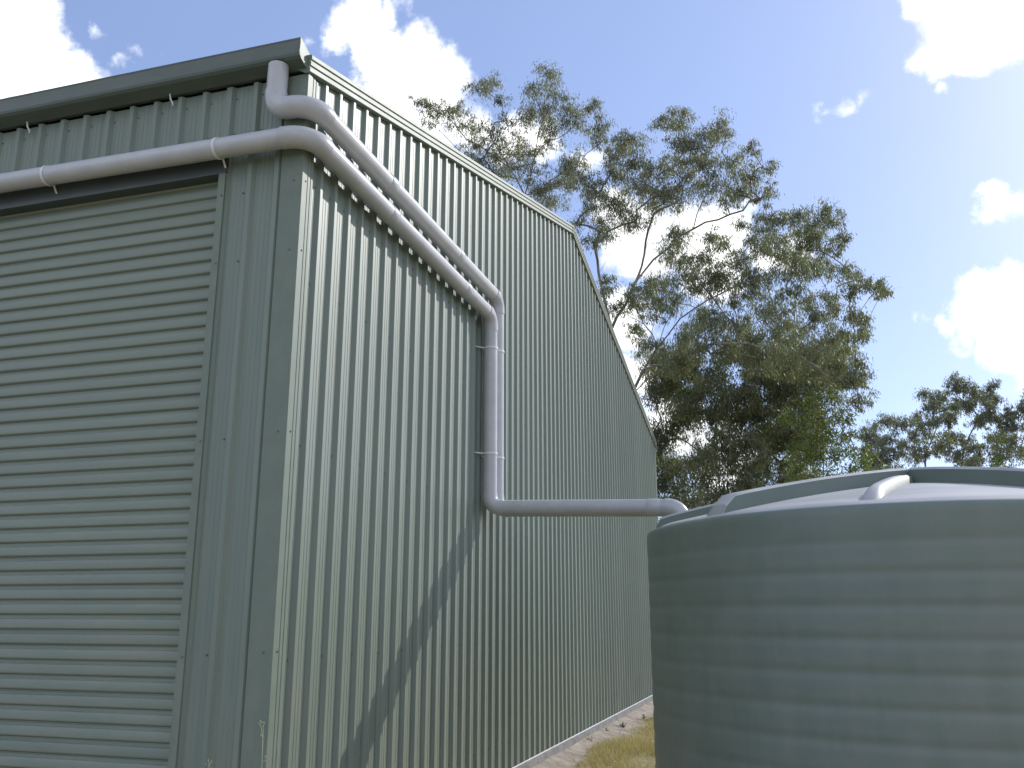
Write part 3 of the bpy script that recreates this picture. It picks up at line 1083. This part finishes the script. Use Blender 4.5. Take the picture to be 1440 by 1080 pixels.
tree('gum_tree', 'broad dark gum tree with dense spreading crown between shed and tank', gb(880, 27),
     [limb([(880, 700), (880, 620), (888, 556), (905, 520), (925, 488)], 27), limb([(888, 556), (925, 525), (955, 508), (985, 500), (1020, 478)], 27, -.3),
      limb([(905, 520), (940, 470), (975, 435), (1020, 410), (1065, 392)], 27, .2), limb([(925, 488), (945, 440), (965, 400), (1000, 365)], 27, .3),
      limb([(1020, 478), (1060, 455), (1110, 437), (1165, 412), (1205, 396)], 27, .1), limb([(1065, 392), (1100, 360), (1140, 335), (1165, 305)], 27, -.2),
      limb([(925, 488), (905, 455), (892, 430)], 27, .2)],
     crown_clumps(Cc, 27, 3.0, 0, 1.14), (.14, .0125), 3300, 'gumdense', r_tip=.0046, r_max=.15)
tree('gum_tree', 'shaded bushy gum tree filling the gap beneath the broad dark crown', gb(1050, 33),
     [limb([(1050, 700), (1050, 640), (1045, 590), (1030, 540)], 33), limb([(1050, 640), (1000, 600), (965, 560)], 33), limb([(1045, 600), (1095, 560), (1130, 530)], 33), limb([(1052, 660), (1105, 630), (1130, 610)], 33), limb([(1050, 660), (990, 640), (945, 610)], 33)],
     crown_clumps(D, 33, 2.5, 0, 1.1), (.17, .016), 2500, 'gumdense', r_tip=.007, r_max=.22, bark='darkbark')
tree('wattle_tree', 'bright green low tree below the right edge of the gum crown', gb(1160, 25),
     [limb([(1160, 700), (1158, 650), (1155, 600)], 25)], crown_clumps(E_, 25, 1.2), (.12, .017), 2300, 'wattle', r_tip=.005, r_max=.10, twigs=3, droop=.5, bark='darkbark')

F1 = [(1244, 591, 13), (1232, 604, 13), (1217, 607, 12), (1227, 620, 14), (1248, 617, 13), (1261, 593, 11), (1240, 632, 14), (1220, 640, 14), (1258, 636, 13), (1235, 655, 16)]
F2 = [(1290, 584, 11), (1302, 555, 11), (1313, 562, 11), (1307, 572, 12), (1323, 557, 11), (1273, 593, 11), (1296, 597, 11), (1313, 591, 11), (1327, 575, 11), (1285, 612, 12), (1305, 612, 11), (1270, 622, 12), (1298, 628, 12), (1286, 640, 14), (1318, 630, 12)]
F3 = [(1340, 534, 11), (1352, 536, 11), (1341, 547, 12), (1366, 547, 11), (1376, 553, 11), (1355, 563, 12), (1344, 570, 12), (1336, 584, 12), (1328, 594, 11), (1365, 572, 11), (1338, 609, 11), (1334, 620, 12), (1357, 618, 12), (1366, 626, 12), (1372, 590, 11), (1345, 640, 14), (1372, 645, 14)]
F4 = [(1392, 543, 11), (1389, 555, 11), (1402, 566, 12), (1391, 572, 12), (1383, 588, 12), (1399, 584, 12), (1412, 593, 12), (1427, 599, 12), (1432, 584, 12), (1421, 618, 13), (1400, 612, 12), (1410, 636, 14), (1388, 628, 12), (1434, 632, 13), (1440, 570, 9), (1418, 575, 9)]
F5 = [(1450, 562, 12), (1462, 550, 15), (1475, 570, 16), (1455, 590, 15), (1470, 600, 18), (1452, 612, 14), (1466, 630, 18), (1490, 590, 18), (1490, 620, 18)]
far_specs = [(F1, 56, 1235, 'low rounded gum tree, first of the distant row beside the big crown'), (F2, 60, 1300, 'distant gum tree stepping up beside the tallest of the far row'),
             (F3, 58, 1352, 'tallest of the distant gum trees above the tank top'), (F4, 57, 1402, 'distant gum tree just right of the tallest far one'),
             (F5, 59, 1470, 'distant gum tree cut by the right edge of the picture')]
for spec, dist, bx_, lab in far_specs:
    tree('gum_tree', lab, gb(bx_, dist), [limb([(bx_, 740), (bx_ + 2, 660), (bx_ - 1, 620)], dist), limb([(bx_, 650), (bx_ + 18, 600)], dist), limb([(bx_, 650), (bx_ - 16, 600)], dist)],
         crown_clumps(spec, dist, 1.6), (.20, .022), 1800, 'fargum', r_tip=.010, r_max=.2, group='distant gum trees beyond the tank', bark='darkbark', twigs=4)


def shrub(label, px, dist, w, h, mat, group):
    base = gb(px, dist)
    cl = []
    for _ in range(int(15 * w)):
        x, y = random.uniform(-w, w), random.uniform(-w * .6, w * .6)
        t = 1 - (x / (w * 1.35)) ** 2
        cl.append((base + Vector((x, y, .4 + random.uniform(.1, 1) * h * t)), random.uniform(.4, .62)))
    tree('bush', label, base, [[base + Vector((0, 0, h * .35))]], cl, (.17, .024), 1150, mat, r_tip=.006, r_max=.07, cat='bush', group=group, twigs=3, bark='darkbark', droop=.6)


for px, dist, w, h, mat, lab in [(930, 36, 2.2, 6.6, 'gumdense', 'dark bush showing just past the shed far corner'),
                                 (985, 38, 2.4, 6.0, 'gumdense', 'tall dark bush behind the pipe end and tank rim'),
                                 (1060, 40, 2.5, 6.4, 'wattle', 'green bush under the middle of the gum crown'),
                                 (1130, 42, 2.5, 6.6, 'gumdense', 'dark bush right of the green one under the gum crown'),
                                 (1215, 50, 2.8, 9.6, 'wattle', 'green bush at the foot of the first distant gum'),
                                 (1275, 51, 3.0, 10.0, 'wattle', 'low green bush above the narrow tank roof rib'),
                                 (1330, 52, 3.0, 10.2, 'gumdense', 'low bush at the foot of the tallest distant gum'),
                                 (1395, 50, 3.0, 10.0, 'wattle', 'low green bush above the right tank roof rib'),
                                 (1450, 51, 3.0, 10.2, 'gumdense', 'low bush at the right picture edge behind the tank')]:
    shrub(lab, px, dist, w, h, M and mat, 'bushes behind the tank')


# ------------------------------------------------------------------ grass, weeds, litter
def build_grass():
    n1, n2 = 80000, 40000
    x = np.concatenate([rng.uniform(.25, 2.2, n1), rng.uniform(.3, 9, n2)])
    y = np.concatenate([rng.uniform(2.0, 14.5, n1), rng.uniform(-5, 26, n2)])
    patch = np.sin(x * 3.1 + y * 1.3) + np.sin(y * 2.3 - x * 1.7) + np.sin(x * 7 + y * 5) * .5
    edge = .46 + .10 * np.sin(y * 1.7) + .06 * np.sin(y * 4.3 + 1)
    keep = ((x > edge - np.abs(rng.normal(0, .09, len(x)))) | (rng.random(len(x)) < .05)) & (patch + rng.normal(0, .8, len(x)) > -.7)
    keep &= np.hypot(x - TC.x, y - TC.y) > TR + .01
    x, y = x[keep], y[keep]
    n = len(x)
    z = GZ + .02 * np.sin(x * 1.3 + .4) * np.cos(y * .9)
    h = rng.uniform(.022, .085, n) * (1 + .4 * np.sin(x * 2 + y))
    a = rng.uniform(0, 2 * math.pi, n)
    lean = rng.normal(0, .035, (n, 2))
    w = rng.uniform(.002, .0042, n)
    v = np.empty((n, 3, 3))
    v[:, 0] = np.c_[x - np.cos(a) * w, y - np.sin(a) * w, z]
    v[:, 1] = np.c_[x + np.cos(a) * w, y + np.sin(a) * w, z]
    v[:, 2] = np.c_[x + lean[:, 0], y + lean[:, 1], z + h]
    o = link('grass', np_mesh('grass', v.reshape(-1, 3), np.arange(n * 3).reshape(n, 3), M['blade']))
    tag(o, 'short dry grass between the shed and the tank', 'grass', kind='stuff')


build_grass()


def weed(x, y, h, label, lean):
    root = empty('weed', (x, y, GZ))
    tag(root, label, 'weed')
    b = MB()
    p0 = Vector((x, y, GZ))
    tip = p0 + Vector((lean[0], lean[1], h))
    mid = p0.lerp(tip, .55) + Vector((.012, .0, 0))
    b.tube([p0, p0.lerp(mid, .5), mid, mid.lerp(tip, .5) + Vector((.006, 0, 0)), tip], [.0035, .003, .0026, .002, .0012], 6)
    heads = [tip]
    for k in range(9):
        s = random.uniform(.45, .97)
        a = p0.lerp(tip, s)
        e = a + Vector((random.uniform(-.04, .04), random.uniform(-.03, .03), random.uniform(.02, .075)))
        b.tube([a, a.lerp(e, .5) + Vector((0, 0, .008)), e], [.0016, .0014, .001], 5)
        heads.append(e)
    b.build('stem', M['stalk'], root, True)
    b = MB()
    for e in heads:
        for _ in range(5):
            q = e + Vector((random.gauss(0, .007), random.gauss(0, .007), random.gauss(0, .007)))
            s = random.uniform(.0035, .006)
            b.add([q + Vector((s, 0, 0)), q + Vector((-s * .5, s * .86, 0)), q + Vector((-s * .5, -s * .86, 0)), q + Vector((0, 0, s * 1.6)), q - Vector((0, 0, s * 1.2))],
                  [(0, 1, 3), (1, 2, 3), (2, 0, 3), (1, 0, 4), (2, 1, 4), (0, 2, 4)])
    b.build('seed_heads', M['stalk'], root)


weed(.045, -.14, .985, 'tall thin seeding weed against the shed corner', (.022, .0))
weed(-.19, -.22, .80, 'short weed tip in front of the corner post', (.01, 0))


def litter():
    b = MB()
    for _ in range(170):
        y = random.uniform(4.2, 13); x = .10 + abs(random.gauss(.0, .28))
        if math.hypot(x - TC.x, y - TC.y) < TR + .05:
            continue
        z = ground_height(x, y) + .014
        s = random.uniform(.006, .022)
        pts = []
        for k in range(6):
            a = k * math.pi / 3
            pts.append((x + math.cos(a) * s * random.uniform(.7, 1.2), y + math.sin(a) * s * random.uniform(.7, 1.2), z - .006))
        pts.append((x + random.uniform(-.3, .3) * s, y, z + s * .6))
        b.add(pts, [(k, (k + 1) % 6, 6) for k in range(6)])
    o = b.build('gravel', M['stone'])
    tag(o, 'loose small stones along the shed slab', 'gravel', kind='stuff')
    for k, (px, py) in enumerate([(851, 1033), (876, 1026), (829, 1047), (905, 1012)]):
        d = sightline(px, py); t = (GZ - CAM.z) / d.z; p = CAM + d * t
        root = empty('weed', p)
        tag(root, ['dark dry weed tuft, second nearest of four beside the slab', 'dark dry weed tuft, third nearest of four beside the slab',
                   'pale weed tuft nearest the camera beside the slab', 'pale weed tuft farthest along the slab beside the tank edge'][k], 'weed', 'dry weed tufts by the slab')
        n = 26
        vv, ff = [], []
        for i in range(n):
            a = random.uniform(0, 6.28); l = random.uniform(.04, .15); w = .005
            e = p + Vector((math.cos(a) * l * .8, math.sin(a) * l * .8, .02 + random.uniform(.02, .09)))
            s = Vector((-math.sin(a), math.cos(a), 0)) * w
            o = len(vv); m_ = p.lerp(e, .5) + Vector((0, 0, .015))
            vv += [p - s, p + s, m_ + s, m_ - s, e]
            ff += [(o, o + 1, o + 2, o + 3), (o + 3, o + 2, o + 4)]
        b = MB(); b.v = [tuple(q) for q in vv]; b.f = ff
        b.build('leaves', M['darkbark'] if k < 2 else M['stalk'], root)


litter()
